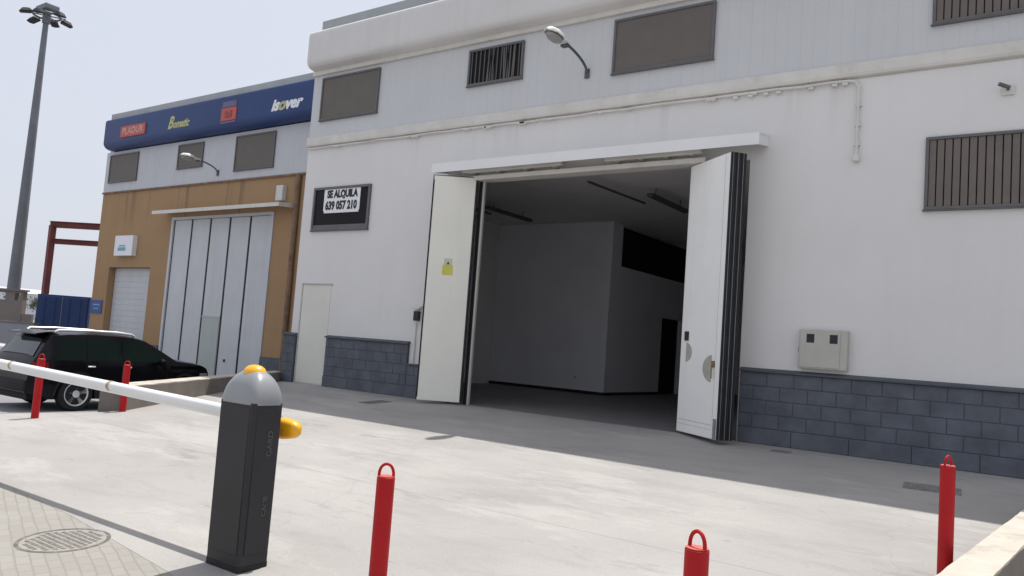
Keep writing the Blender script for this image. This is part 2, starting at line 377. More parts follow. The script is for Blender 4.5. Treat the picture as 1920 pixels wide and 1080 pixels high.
# ================================================================ MAIN WAREHOUSE
X0, X1 = -15.1, 12.
B = thing('warehouse', 'large white warehouse with a grey block plinth and an open folding gate', 'warehouse', (-4.5, 0, 0))
mb = MB(); holed_wall(mb, X0, X1, 0, 5.62, 0, .25, [(-10.06, -4.22, 0, 4.51)])
mb.box(X0, X0+.25, .25, 18, 0, 8.3); mb.box(X1-.25, X1, .25, 18, 0, 8.3); mb.box(X0+.25, X1-.25, 17.75, 18, 0, 8.3)
mb.box(X0, X1, .02, .25, 5.62, 8.42)
mb.build('wall', M['wall'], B)
MB().box(X0, X1, .25, 18, 8.3, 8.42).build('roof', M['parapet'], B)
mb = MB(); ribbed(mb, X0+.002, X1-.002, 5.87, 7.46, -.01); mb.build('cladding', M['clad'], B)
# ledge between the storeys and the trim under the fascia
mb = MB(); mb.prism([(0.015, 5.64), (-.05, 5.66), (-.065, 5.70), (-.065, 5.85), (-.04, 5.872), (.015, 5.872)], X0-.01, X1, 'x'); mb.build('ledge', M['beige'], B)
mb = MB(); mb.box(X0+.003, X1-.003, -.085, -.012, 7.40, 7.50, .01, 1); mb.build('fascia_trim', M['beige'], B)
mb = MB(); mb.prism([(.3, 7.49), (-.12, 7.49), (-.27, 7.53), (-.335, 7.60), (-.35, 7.70), (-.35, 8.28), (-.33, 8.37), (-.26, 8.425), (-.15, 8.43), (.3, 8.43)], X0+.06, X1, 'x', bev=.03)
mb.build('fascia', M['fascia'], B, smooth=.7)
MB().box(X0+.28, X1, -.16, .12, 8.43, 8.70, .01, 1).build('parapet', M['parapet'], B)
for a, b, w0 in ((-15.3, -14.86, 0), (-13.80, -11.27, .1), (-4.18, X1, .2)): plinth(B, a, b, first=w0)
# lower block step beside the gate
mb = MB(); mb.box(-11.262, -10.07, -.055, -.002, 0, .66); mb.build('plinth_backing', M['mortar'], B)
mb = MB()
for r in range(2):
    x = -11.26-(.2 if r else 0)
    while x < -10.08:
        a, b = max(x, -11.26), min(x+.41, -10.07); mb.box(a+.006, b-.006, -.061, -.05, .246+r*.215, .449+r*.215, .005, 1); x += .41
mb.box(-11.26, -10.07, -.085, -.05, 0, .235, .006, 1); mb.build('plinth', M['block'], B)
MB().box(-11.25, -10.07, -.09, -.001, .665, .70, .006, 1).build('plinth_cap', M['blockcap'], B)
# windows
for a in ((-14.75, -12.83, 6.26, 7.31, 'panel', 'taupe'), (-10.24, -8.86, 6.50, 7.27, 'bars', 'taupe'), (-6.85, -4.93, 6.28, 7.30, 'panel', 'taupe'), (-1.65, .27, 6.27, 7.30, 'slats', 'taupe2'),
          (4.1, 5.5, 6.50, 7.27, 'bars', 'taupe'), (7.2, 9.1, 6.28, 7.30, 'panel', 'taupe')):
    window(B, *a[:4], -.012, a[4], M[a[5]])
window(B, -14.70, -12.81, 3.59, 4.62, 0, 'glass', None)
window(B, -1.68, .25, 3.57, 4.62, 0, 'slats', M['taupe2'])
# flush service door
mb = MB(); mb.box(-14.80, -13.84, -.012, .002, .02, 2.31, .003, 1); d = mb.build('service_door', M['cream'], B)
mb = MB(); mb.box(-14.84, -13.80, -.03, .002, 2.315, 2.345); mb.box(-14.84, -14.805, -.02, .002, 0, 2.315); mb.build('door_frame', M['metergrey'], d)
# gate canopy
mb = MB(); mb.prism([(-.001, 4.90), (-.50, 4.80), (-.50, 4.61), (-.485, 4.61), (-.485, 4.78), (-.001, 4.86)], -10.62, -3.93, 'x')
mb.prism([(-.001, 4.86), (-.485, 4.775), (-.485, 4.612), (-.001, 4.70)], -3.96, -3.935, 'x'); mb.prism([(-.001, 4.86), (-.485, 4.775), (-.485, 4.612), (-.001, 4.70)], -10.61, -10.585, 'x')
mb.build('canopy', M['white'], B)
mb = MB(); mb.box(-10.55, -4.9, -.20, -.001, 4.47, 4.56, .006, 1); mb.build('gate_header', M['beige'], B)
mb = MB()
for a, b in ((-10.0, -7.66), (-6.75, -4.95)):
    mb.box(a, b, -.29, -.20, 4.61, 4.70, .008, 1)
    for k in range(4):
        x = a+.2+(b-a-.4)*k/3; mb.box(x-.02, x+.02, -.27, -.001, 4.60, 4.72)
mb.build('gate_track', M['beige'], B)
# folded gate leaves: each a white steel leaf with black rubber on its edges
def leaf(P, Q, off, m, z0=.04, z1=4.45, detail=None):
    P, Q = Vector((*P, 0)), Vector((*Q, 0)); L_ = (Q-P).length; ang = math.atan2(Q.y-P.y, Q.x-P.x)
    X = Matrix.Translation(P) @ Matrix.Rotation(ang, 4, 'Z')
    mb = MB(); mb.box(0, L_, off, off+.045, z0, z1, .004, 1, X); lf = mb.build('gate_leaf', m, B)
    mb = MB(); mb.box(L_+.001, L_+.035, off+.003, off+.03, z0, z1, X=X); mb.box(L_-.05, L_+.035, off+.046, off+.085, z0, z1, X=X)
    mb.box(-.02, -.001, off+.008, off+.04, z0, z1, X=X); mb.build('rubber_seal', M['rubber'], lf)
    mb = MB(); mb.box(L_+.001, L_+.03, off+.032, off+.042, z0, z1, X=X); mb.build('edge_strip', M['steel'], lf)
    return lf, X, L_
P, Q = (-5.21, -.04), (-4.27, -.76)
lf, X, LL = leaf(P, Q, 0, M['gatewhite'])
mb = MB(); mb.box(.13, .24, -.022, .001, 1.52, 1.67, .003, 1, X); mb.build('lock', M['ink'], lf)
def halfdisc(cx, cz, r, a0, a1, fx=1.):
    pts = [(cx+r*fx*math.cos(math.radians(a0+(a1-a0)*k/16)), cz+r*math.sin(math.radians(a0+(a1-a0)*k/16))) for k in range(17)]
    mb = MB(); mb.prism(pts, -.003, .001, 'y', X); mb.build('wear_patch', M['wear'], lf)
halfdisc(.17, 1.33, .155, -88, 88, 1.25); halfdisc(LL-.21, 1.10, .21, 92, 268, 1.25)
mb = MB(); mb.box(LL-.19, LL-.13, -.03, .001, 1.12, 1.22, .004, 1, X); mb.box(LL-.17, LL-.15, -.045, -.03, .95, 1.16, .004, 1, X); mb.build('handle', M['rust'], lf)
mb = MB(); mb.box(LL-.125, LL-.12, -.0025, .001, .30, 4.40, X=X); mb.box(.06, LL-.14, -.0025, .001, .24, .247, X=X); mb.box(.06, LL-.14, -.0025, .001, .17, .175, X=X); mb.build('seam', M['wear'], lf)
mb = MB(); mb.box(LL-.06, LL-.01, -.03, -.001, .05, .35, .004, 1, X); mb.build('floor_bolt', M['steel'], lf)
leaf(P, Q, .09, M['gatewhite']); leaf(P, Q, .18, M['gatewhite'])
P, Q = (-10.39, -.65), (-9.70, -.17)
lf, X, LL = leaf(P, Q, 0, M['gatecream'], z1=4.53)
mb = MB(); mb.box(.01, LL-.01, -.004, .001, 4.515, 4.529, X=X); mb.box(.0, .012, -.003, .001, .1, 4.43, X=X); mb.build('seam', M['rubber'], lf)
mb = MB(); mb.box(.30, .51, -.004, .001, 2.53, 2.73, X=X); st = mb.build('warning_sticker', M['yellowsign'], lf)
mb = MB(); mb.box(.33, .49, -.004, .001, 2.731, 2.86, X=X); mb.build('sticker_panel', M['palesign'], st)
mb = MB(); mb.prism([(.38, 2.745), (.44, 2.745), (.41, 2.80)], -.0055, -.004, 'y', X); mb.build('sticker_symbol', M['ink'], st)
leaf(P, Q, .10, M['gatecream'], z1=4.50)
mb = MB(); mb.box(-9.70, -9.625, -.045, .005, .0, 4.49); mb.build('gate_jamb_dark', M['rubber'], B)  # black strip stands in for the dark interior between leaf and jamb
mb = MB(); mb.box(-9.62, -9.575, -.045, .01, .0, 4.505, .004, 1); mb.build('gate_jamb', M['metergrey'], B)
# interior
mb = MB(); mb.box(X0+.26, X1-.26, .001, 17.74, -.2, .004); mb.build('interior_floor', M['intfloor'], B)
mb = MB(); mb.box(X0+.26, X1-.26, .26, 17.74, 5.05, 5.2)
mb.build('interior_ceiling', M['intceil'], B)
mb = MB(); mb.box(X0+.26, -10.76, 7.7, 7.9, .005, 5.04)
t = MB(); holed_wall(t, 7.9, 17.7, .005, 5.04, 0, .2, [(8.32, 13.6, 3.8, 5.03), (11.4, 13.0, .005, 2.5)])
me = bpy.data.meshes.new('q'); t.bm.to_mesh(me); t.bm.free(); t2 = bmesh.new(); t2.from_mesh(me); bpy.data.meshes.remove(me)
mb.merge(t2, Matrix.Translation((-10.76, 0, 0)) @ Matrix.Rotation(math.pi/2, 4, 'Z'))
mb.box(-4.05, -3.85, .26, 17.7, .005, 5.04)
mb.build('interior_wall', M['intwall'], B)
mb = MB(); mb.box(X0+.26, -10.74, 7.68, 7.699, .006, .09); mb.box(-10.759, -10.74, 7.70, 11.4, .006, .09); mb.build('baseboard', M['darkpaint'], B)
mb = MB(); mb.box(-10.93, -10.90, 8.3, 13.6, 3.79, 5.0); mb.box(-10.93, -10.90, 11.4, 13.0, .006, 2.5); mb.build('unlit_opening', M['dark'], B)  # near-black sheets stand in for the unlit rooms behind both openings
for (x, y) in ((-7.7, 3.6), (-12.6, 4.0)):
    mb = MB(); mb.box(x-.08, x+.08, y, y+2.1, 4.80, 4.88, .01, 1); mb.tube([(x-.75, y-1.5, 4.86), (x-.6, y+1.0, 4.86)], .03, 8)
    mb.tube([(x, y+.3, 4.88), (x, y+.3, 5.04)], .012, 6); mb.tube([(x, y+1.7, 4.88), (x, y+1.7, 5.04)], .012, 6)
    tag(mb.build('ceiling_light', M['lampgrey'], None, (x, y, 5.04)), 'dark strip light and conduit hanging at %s of the warehouse ceiling' % ('the right inside' if x > -10 else 'the left inside'), 'ceiling light')
mb = MB(); mb.box(-11.75, -11.67, 7.685, 7.698, .42, .50, .004, 1)
tag(mb.build('wall_socket', M['metergrey'], None, (-11.7, 7.7, .45)), 'small grey socket low on the inner wall of the open warehouse', 'socket')

# rental placard
t = thing('rental_sign', 'white for-rent placard in the dark window over the cream door', 'sign', (-13.73, -.02, 3.9))
mb = MB(); mb.box(-14.33, -13.13, -.034, -.024, 4.05, 4.56); mb.box(-14.30, -13.15, -.034, -.024, 4.00, 4.049); mb.build('board', M['signwhite'], t)
lettering('SE ALQUILA', .235, facing(-13.72, -.036, 4.435), M['ink'], 'lettering', t, .80, bold=.014)
lettering('639 057 210', .265, facing(-13.74, -.036, 4.165), M['ink'], 'lettering', t, .78, bold=.014)

# conduit under the ledge, with clips and drips of old sealant
mb = MB(); pts = [(-15.05, -.05, 5.60)]; x = -15.05
while x < -2.75: x += .4; pts.append((min(x, -2.75), -.05, 5.60+random.uniform(-.012, .012)))
pts += [(-2.66, -.05, 5.57), (-2.61, -.05, 5.49), (-2.605, -.05, 4.42)]
mb.tube(pts, .021, 8)
for k in range(16):
    x = random.uniform(-15, -3); w = random.uniform(.06, .25); mb.box(x, x+w, -.085, -.001, 5.56+random.uniform(-.02,.01), 5.60, .008, 1)
for x in (-4.5, -4.25, -4.0, -3.8, -3.3, -2.95, -2.8): mb.box(x-.045, x+.035, -.07, -.001, 5.53, 5.575, .01, 1)
for z in (5.2, 4.9, 4.6): mb.box(-2.645, -2.565, -.06, -.001, z-.015, z+.015)
mb.box(-2.65, -2.56, -.085, -.001, 4.34, 4.44, .008, 1)
tag(mb.build('conduit', M['beige'], None, (-2.6, 0, 4.4), smooth=.7), 'beige cable conduit clipped under the ledge, dropping down the wall right of the gate', 'conduit')

# wall lamps
def wall_lamp(x, y, z, k, label):
    t = thing('wall_lamp', label, 'wall lamp', (x, y, z), 'curved-arm lamps on the facades')
    mb = MB(); arc = []
    for i in range(11):
        a = i/10*math.pi/2*.82; arc.append((x, y-.03-(1-math.cos(a))*1.12*k, z+math.sin(a)*.30*k))
    mb.tube(arc, .026*k, 10); mb.box(x-.05, x+.05, y-.03, y-.001, z-.1, z+.08, .006, 1); mb.build('arm', M['lampgrey'], t, smooth=.7)
    e = Vector(arc[-1]); X = Matrix.Translation(e) @ Matrix.Rotation(math.radians(0), 4, 'X') @ Matrix.Diagonal((.82, .86, .8, 1))
    def sec(yy, w, zl, zh): return [(w*math.cos(a), yy, (zh if math.sin(a) > 0 else -zl)*abs(math.sin(a))**.8) for a in [2*math.pi*q/16 for q in range(16)]]
    mb = MB(); mb.loft([sec(.10*k, .045*k, .04*k, .05*k), sec(.0, .07*k, .06*k, .06*k), sec(-.16*k, .08*k, .04*k, .08*k), sec(-.26*k, .13*k, .01, .13*k), sec(-.48*k, .16*k, .01, .17*k), sec(-.70*k, .13*k, .01, .13*k), sec(-.80*k, .06*k, .01, .05*k)], X=X)
    mb.build('housing', M['pale'], t, smooth=.9)
    mb = MB(); mb.box(-.1*k, .1*k, -.1*k, .04*k, -.095*k, -.03*k, .02, 2, X)
    mb.loft([[(q*1.08, yy, zz) for (q, yy, zz) in [(w*math.cos(a), y0+d*math.sin(a), z0) for a in [2*math.pi*n_/20 for n_ in range(20)]]] for (w, d, y0, z0) in ((.13*k, .30*k, -.5*k, -.02*k), (.145*k, .31*k, -.5*k, .012*k))], X=X)
    mb.build('rim', M['lampgrey'], t, smooth=.7)
    mb = MB(); mb.loft([[(w*math.cos(a), -.5*k+d*math.sin(a), z0) for a in [2*math.pi*n_/20 for n_ in range(20)]] for (w, d, z0) in ((.05*k, .12*k, -.15*k), (.09*k, .22*k, -.12*k), (.12*k, .275*k, -.06*k), (.125*k, .28*k, -.021*k))], X=X)
    mb.build('glass_bowl', M['lampglass'], t, smooth=.9)
wall_lamp(-7.38, -.012, 6.39, .96, 'curved-arm street lamp on the white warehouse beside the barred window')
wall_lamp(-21.70, 1.98, 5.93, .85, 'curved-arm street lamp on the ochre building below the blue fascia')

# meter cabinet, camera bracket, intercom
t = thing('meter_cabinet', 'grey double meter box on the wall above the block plinth', 'meter box', (-2.95, 0, 1.22))
mb = MB(); mb.box(-3.29, -2.60, -.13, -.001, 1.21, 1.80, .008, 1); mb.build('cabinet', M['metergrey'], t)
mb = MB(); mb.box(-3.265, -2.70, -.142, -.131, 1.235, 1.775, .003, 1); mb.build('cabinet_door', M['metergrey'], t)
for x in (-3.12, -2.79):
    mb = MB(); mb.box(x-.055, x+.055, -.146, -.1425, 1.60, 1.73); mb.build('meter_window', M['ink'], t)
mb = MB(); mb.box(-3.30, -3.291, -.11, -.06, 1.45, 1.52); mb.build('latch', M['alu'], t)
t = thing('security_camera', 'small bracket camera high on the white wall above the barred window', 'camera', (-.7, 0, 5.2))
mb = MB(); mb.box(-.78, -.62, -.03, -.001, 5.12, 5.26, .01, 1); mb.build('bracket', M['pale'], t)
mb = MB(); mb.tube([(-.70, -.03, 5.2), (-.72, -.14, 5.22)], .02, 8); mb.tube([(-.68, -.10, 5.20), (-.80, -.18, 5.24)], .028, 12); mb.build('camera_body', M['alu'], t, smooth=.7)
t = thing('outdoor_socket', 'hooded black switch box on the wall at the left folded gate leaf', 'switch box', (-11.1, 0, 1.7))
mb = MB(); mb.box(-11.22, -10.98, -.012, -.001, 1.52, 1.95, .004, 1); mb.tube([(-11.12, -.03, .72), (-11.12, -.03, 1.55)], .014, 8); mb.build('back_plate', M['pale'], t)
mb = MB(); mb.box(-11.17, -11.03, -.09, -.013, 1.60, 1.80, .01, 1); mb.build('switch', M['ink'], t)
mb = MB(); mb.prism([(-.013, 1.92), (-.13, 1.86), (-.13, 1.84), (-.013, 1.88)], -11.2, -11.0, 'x'); mb.build('hood', M['pale'], t)

# drains and covers on the slab (a few mm proud)
def cover(name, x, y, w, d, label, rot=0.):
    X = Matrix.Translation((x, y, gz(y)+.004)) @ Matrix.Rotation(math.atan(SL), 4, 'X') @ Matrix.Rotation(rot, 4, 'Z')
    mb = MB(); mb.box(-w/2, w/2, -d/2, d/2, -.02, .004, X=X)
    n = max(3, int(w/.05))
    for k in range(n): mb.box(-w/2+.02+(w-.04)*k/n, -w/2+.02+(w-.04)*(k+.5)/n, -d/2+.02, d/2-.02, .0041, .009, X=X)
    tag(mb.build(name, M['iron'], None, (x, y, gz(y))), label, 'drain cover')
cover('drain_cover', -10.9, -1.25, .30, .62, 'iron drain cover in the shade before the block plinth left of the gate')
cover('drain_cover', -1.25, -1.80, .60, .42, 'larger iron drain cover in the shade near the right-hand bollard', .1)
cover('drain_cover', -3.36, -.55, .26, .2, 'small iron cover at the foot of the plinth right of the gate')
mb = MB(); mc = (-5.93, -9.37)
X = Matrix.Translation((mc[0], mc[1], gz(mc[1])-.004)) @ Matrix.Rotation(math.atan(SL), 4, 'X')
mb.lathe([(.31, -.02), (.31, .004), (.285, .006), (.28, .001), (0, .001)], 40, X)
for i in range(-5, 6):
    for j in range(-5, 6):
        x, y = i*.048+(.024 if j % 2 else 0), j*.046
        if x*x+y*y < .25**2: mb.box(x-.017, x+.017, y-.014, y+.014, .0, .0035, X=X)
mo = mb.build('manhole_cover', mat('manhole_iron', (.13,.118,.105), .8, .35, 14, .6, 60, stain=((.30,.275,.24), 22, .52, .6, .5)), None, (mc[0], mc[1], gz(mc[1])))
tag(mo, 'round worn manhole cover set in the stone pavers left of the barrier', 'manhole cover')

# ================================================================ OCHRE BUILDING
TZ = -.78
T = thing('ochre_warehouse', 'ochre industrial unit with a blue sign fascia and closed folding gate', 'warehouse', (-22, 2, TZ))
TX0, TX1 = -28.60, -15.12
mb = MB(); holed_wall(mb, TX0, TX1, TZ, 5.62, 2, 2.3, [(-27.63, -25.0, TZ, 2.95), (-23.98, -18.75, TZ, 4.6)])
mb.box(TX0, TX0+.3, 2.3, 18, TZ, 8.0); mb.box(TX0+.3, TX1, 17.7, 18, TZ, 8.0); mb.build('wall', M['tan'], T)
MB().box(TX0+.3, TX1-.02, 2.32, 17.7, 7.9, 8.0).build('roof', M['parapet'], T)
mb = MB(); mb.box(TX0, TX1, 2.08, 2.31, 5.62, 8.2); mb.build('upper_wall', M['tanclad'], T)
mb = MB(); ribbed(mb, TX0+.002, TX1-.002, 5.66, 7.12, 1.985, .25, .003); mb.build('cladding', M['tanclad'], T)
MB().box(TX0-.01, TX1, 1.95, 1.999, 5.60, 5.655).build('ledge', M['rust'], T)
mb = MB(); mb.prism([(2.3, 7.15), (1.80, 7.15), (1.68, 7.20), (1.61, 7.30), (1.60, 7.36), (1.60, 8.12), (1.62, 8.18), (1.68, 8.21), (1.80, 8.22), (2.3, 8.22)], TX0+.36, TX1, 'x', bev=.04); mb.build('fascia', M['blue'], T, smooth=.7)
MB().box(TX0+.48, TX1, 1.74, 1.95, 8.22, 8.44, .01, 1).build('parapet', M['parapet'], T)
for a in ((-28.28, -26.42, 6.0, 7.0, 'panel'), (-23.98, -22.58, 6.2, 7.0, 'panel'), (-20.88, -19.0, 5.92, 7.0, 'panel')): window(T, *a[:4], 1.985, a[4], M['taupe'])
for a, b in ((TX0, -27.64), (-24.99, -23.99), (-18.74, TX1)):
    MB().box(a, b, 1.93, 1.999, TZ, .40, .006, 1).build('plinth', M['block'], T)
# small door set back in its reveal
mb = MB(); mb.box(-27.62, -25.01, 2.24, 2.30, TZ, 2.94); sd = mb.build('roller_door', M['gate'], T)
mb = MB()
for k in range(18): mb.box(-27.60, -25.03, 2.225, 2.239, TZ+.05+k*.2, TZ+.246+k*.2, .002, 1)
mb.build('door_slats', M['gate'], sd)
# folding gate
mb = MB(); mb.box(-23.97, -23.86, 1.97, 2.1, TZ, 4.5, .005, 1); mb.box(-18.87, -18.76, 1.97, 2.1, TZ, 4.5, .005, 1); mb.box(-23.97, -18.76, 1.97, 2.1, 4.50, 4.59); mb.build('gate_frame', M['gate'], T)
w = (23.86-18.87)/5
for k in range(5):
    x = -23.86+k*w
    mb = MB(); mb.box(x+.046, x+w-.046, 2.02, 2.07, TZ+.02, 4.49, .006, 1); g = mb.build('gate_panel', M['gate'], T)
    mb = MB(); mb.box(x-.045 if k else x+.001, x+.045, 2.025, 2.06, TZ+.02, 4.49); mb.build('rubber_seal', M['rubber'], g)
    if k == 2:
        mb = MB(); mb.box(x+.06, x+w-.06, 2.005, 2.019, TZ+.06, 1.38, .003, 1); mb.box(x+.04, x+w-.04, 2.0, 2.019, 1.40, 1.46); mb.build('wicket_door', M['greendoor'], g)
    if k == 3:
        mb = MB(); mb.box(x+.35, x+.42, 1.99, 2.019, .12, .2, .005, 1); mb.build('lock', M['ink'], g)
mb = MB(); mb.prism([(1.999, 4.80), (1.45, 4.73), (1.45, 4.62), (1.465, 4.62), (1.465, 4.70), (1.999, 4.76)], -24.3, -17.9, 'x')
mb.prism([(1.999, 4.76), (1.465, 4.70), (1.465, 4.62), (1.999, 4.66)], -17.93, -17.905, 'x'); mb.build('canopy', M['beige'], T)
mb = MB(); mb.box(-18.62, -18.32, 1.85, 1.999, 4.88, 5.32, .01, 1); tag(mb.build('junction_box', M['pale'], None, (-18.5, 2, 4.9)), 'small pale box above the canopy of the ochre building', 'junction box')
mb = MB(); mb.tube([(-17.72, 1.92, TZ), (-17.75, 1.92, 5.58)], .075, 8); mb.build('brown_tube', M['rust'], T)  # dark brown tube running down the wall right of the gate
# signs on the building
t = thing('wall_sign', 'white square sign box above the small white door of the ochre building', 'sign', (-26.5, 2, 3.3))
mb = MB(); mb.box(-27.10, -25.95, 1.82, 1.999, 3.33, 4.03, .01, 1); mb.build('sign_box', M['signwhite'], t)
mb = MB(); mb.box(-26.85, -26.35, 1.813, 1.819, 3.50, 3.62); mb.box(-26.78, -26.4, 1.813, 1.819, 3.65, 3.70); mb.build('emblem', M['cyan'], t)
t = thing('notice_board', 'small blue notice plate at the left corner of the ochre building', 'sign', (-28.2, 2, 1.3))
mb = MB(); mb.box(-28.56, -27.80, 1.97, 1.999, 1.30, 1.77, .004, 1); mb.build('plate', M['bluesign'], t)
mb = MB(); mb.box(-28.40, -27.95, 1.966, 1.9695, 1.58, 1.63); mb.box(-28.35, -28.0, 1.966, 1.9695, 1.45, 1.49); mb.build('emblem', M['cyan'], t)
t = thing('logo_sign', 'red rounded logo panel at the left end of the blue fascia', 'sign', (-26.3, 1.6, 7.6), 'logos on the blue fascia')
mb = MB(); mb.box(-27.08, -25.50, 1.575, 1.599, 7.44, 7.84, .02, 3); mb.build('panel', M['logored'], t)
lettering('PLADUR', .34, facing(-26.29, 1.573, 7.64), M['logopink'], 'lettering', t, 1.05, bold=.004)
t = thing('logo_sign', 'yellow script logo on the blue fascia right of the red panel', 'sign', (-23.5, 1.6, 7.6), 'logos on the blue fascia')
lettering('B', .56, facing(-24.02, 1.597, 7.64), M['logoyellow'], 'initial', t, .9, .35, bold=.02); lettering('omatic', .36, facing(-23.42, 1.597, 7.58), M['logoyellow'], 'lettering', t, .9, .35, bold=.014)
t = thing('logo_sign', 'square red emblem with mauve caption strips on the blue fascia', 'sign', (-20.9, 1.6, 7.6), 'logos on the blue fascia')
mb = MB(); mb.box(-21.25, -20.50, 1.58, 1.599, 7.40, 7.80); mb.build('panel', M['logored'], t)
mb = MB(); mb.prism([(-21.05, 7.48), (-20.7, 7.48), (-20.7, 7.7), (-20.80, 7.7), (-20.875, 7.60), (-20.95, 7.7), (-21.05, 7.7)], 1.573, 1.579, 'y'); mb.build('emblem', M['logodark'], t)
mb = MB(); mb.box(-21.22, -20.53, 1.585, 1.599, 7.82, 8.0); mb.build('caption', M['logomauve'], t)
mb = MB(); mb.box(-21.25, -20.5, 1.585, 1.599, 7.32, 7.38); mb.build('caption', M['logomauve'], t)
t = thing('logo_sign', 'white isover lettering with a yellow o at the right of the blue fascia', 'sign', (-18.2, 1.6, 7.6), 'logos on the blue fascia')
lettering('is', .46, facing(-18.69, 1.597, 7.60), M['signwhite'], 'lettering', t, 1.15, .3, bold=.022); lettering('ver', .46, facing(-17.91, 1.597, 7.60), M['signwhite'], 'lettering', t, 1.15, .3, bold=.022)
lettering('o', .48, facing(-18.40, 1.597, 7.60), M['logoyellow'], 'lettering', t, 1.2, .3, bold=.022)

# ================================================================ LOW WALLS
def low_wall(name, poly, z0, z1, label):
    t = thing(name, label, 'low wall', (poly[0][0], poly[0][1], z0))
    zt_ = [z1[0], z1[1], z1[1], z1[0]]
    mb = MB(); mb.loft([[(x, y, z0) for x, y in poly], [(x, y, z-.02) for (x, y), z in zip(poly, zt_)]]); mb.build('wall', M['wallcurb'], t)
    t2_ = bmesh.new(); t_ = MB(); t_.loft([[(x, y, z-.019) for (x, y), z in zip(poly, zt_)], [(x, y, z) for (x, y), z in zip(poly, zt_)]])
    bmesh.ops.subdivide_edges(t_.bm, edges=[e for e in t_.bm.edges if e.calc_length() > 1], cuts=60, use_grid_fill=True)
    for v in t_.bm.verts:
        v.co.x += random.uniform(-.003, .003); v.co.z += random.uniform(-.0015, .0005)
    t_.build('coping', M['curbtop'], t)
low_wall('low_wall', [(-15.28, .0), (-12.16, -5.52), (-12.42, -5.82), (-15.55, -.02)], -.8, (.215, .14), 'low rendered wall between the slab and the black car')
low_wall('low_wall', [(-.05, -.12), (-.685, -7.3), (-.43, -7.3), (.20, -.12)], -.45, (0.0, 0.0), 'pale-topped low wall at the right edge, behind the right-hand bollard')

# ================================================================ BOLLARDS
def bollard(x, y, H, r, ang, label, first=None):
    z = gz(y)
    if first is None:
        t = thing('bollard', label, 'bollard', (x, y, z), 'red steel bollards')
        mb = MB(); mb.lathe([(r, -.02), (r, H-.006), (r-.006, H), (0, H)], 28, Matrix.Translation((x, y, z))); mb.build('post', M['red'], t, smooth=.7)
        mb = MB(); mb.lathe([(r*.93, H+.0005), (r*.93, H+.003), (0, H+.003)], 28, Matrix.Translation((x, y, z))); mb.build('post_top', M['redtop'], t)
        mb = MB(); mb.tube([(x+(r-.010)*math.cos(a), y, z+H+.068*math.sin(a)**.8) for a in [math.pi*k/14 for k in range(15)]], .0085, 10); mb.build('lifting_ring', M['red'], t, smooth=.9)
    else:
        t = first.copy(); C.objects.link(t); t.location = (x, y, z); t['label'] = label
        for c in first.children: d = c.copy(); C.objects.link(d); d.parent = t
    t.rotation_euler.z = ang
    return t
b0 = bollard(-3.10, -9.05, .85, .051, .60, 'red bollard standing right of the barrier cabinet, near its yellow tail')
bollard(-1.24, -9.12, .85, .051, -.35, 'red bollard nearest the camera, only its ringed top in view', b0)
bollard(-.68, -5.77, .85, .051, 1.15, 'red bollard at the right beside the pale low wall', b0)
b4 = bollard(-12.07, -6.90, .85, .051, .5, 'red bollard in front of the rear wheel of the black car', b0)
b5 = bollard(-12.27+.17, -5.60, .76, .051, .7, 'red bollard at the end of the left low wall', b0); b5.scale.z = .86

# ================================================================ BARRIER
GB = thing('barrier_gate', 'dark barrier cabinet with grey domed cap, amber beacon and white boom', 'barrier', (-4.6, -8.86, gz(-8.86)))
cx, cy, hw, hd = -4.60, -8.86, .190, .125; zb = gz(-8.97)-.01; zt = .71
def rect(w, d, z, ch=.02): return [(cx-w+ch, cy-d, z), (cx+w-ch, cy-d, z), (cx+w, cy-d+ch, z), (cx+w, cy+d-ch, z), (cx+w-ch, cy+d, z), (cx-w+ch, cy+d, z), (cx-w, cy+d-ch, z), (cx-w, cy-d+ch, z)]
mb = MB(); mb.loft([rect(hw*.97, hd*.97, zb+.05), rect(hw, hd, zt)]); cab = mb.build('cabinet', M['cabinet'], GB)
mb = MB(); mb.loft([rect(hw*.985, hd*.985, zb-.03), rect(hw*.985, hd*.985, zb+.049)]); mb.build('base', M['rubber'], GB)
mb = MB(); mb.box(cx-hw+.03, cx+hw-.035, cy-hd-.003, cy-hd+.01, zb+.12, zt-.03, .003, 1); mb.build('inspection_door', M['cabinet'], cab)
mb = MB(); mb.box(cx+hw-.01, cx+hw+.003, cy-hd+.035, cy+hd-.035, zb+.12, zt-.03, .003, 1); mb.build('side_panel', M['cabinet'], cab)
RX = Matrix.Translation((cx+hw+.0045, cy+.01, 0)) @ Matrix.Rotation(math.pi/2, 4, 'Z') @ Matrix.Rotation(math.pi/2, 4, 'X') 
lettering('GARD', .058, Matrix.Translation((0,.02,.44)) @ RX @ Matrix.Rotation(math.pi/2, 4, 'Z'), M['text'], 'lettering', GB, 1.1, bold=.001)
lettering('CAME', .046, Matrix.Translation((0,.02,.02)) @ RX @ Matrix.Rotation(math.pi/2, 4, 'Z'), M['text'], 'lettering', GB, 1.1, bold=.001)
rings = []
for k in range(13):
    q = k/12*.985; s = (1-q**2.2)**.52; e = 6-2.9*min(1, q*1.1); ring = []
    for n_ in range(40):
        a = 2*math.pi*n_/40+.02; c_, s_ = math.cos(a), math.sin(a)
        ring.append((cx+(hw+.006)*s*math.copysign(abs(c_)**(2/e), c_), cy+(hd+.006)*s*math.copysign(abs(s_)**(2/e), s_), zt+.001+q*.225))
    rings.append(ring)
rings.insert(0, [(p[0], p[1], zt-.012) for p in rings[0]])
mb = MB(); mb.loft(rings); mb.build('cap', M['capgrey'], GB, smooth=.6)
mb = MB(); mb.lathe([(.090, -.03), (.084, .0), (.070, .022), (.048, .036), (.02, .043), (0, .044)], 24, Matrix.Translation((cx, cy, zt+.207)) @ Matrix.Diagonal((1.0, .85, 1, 1))); mb.build('beacon', M['orange'], GB, smooth=.8)
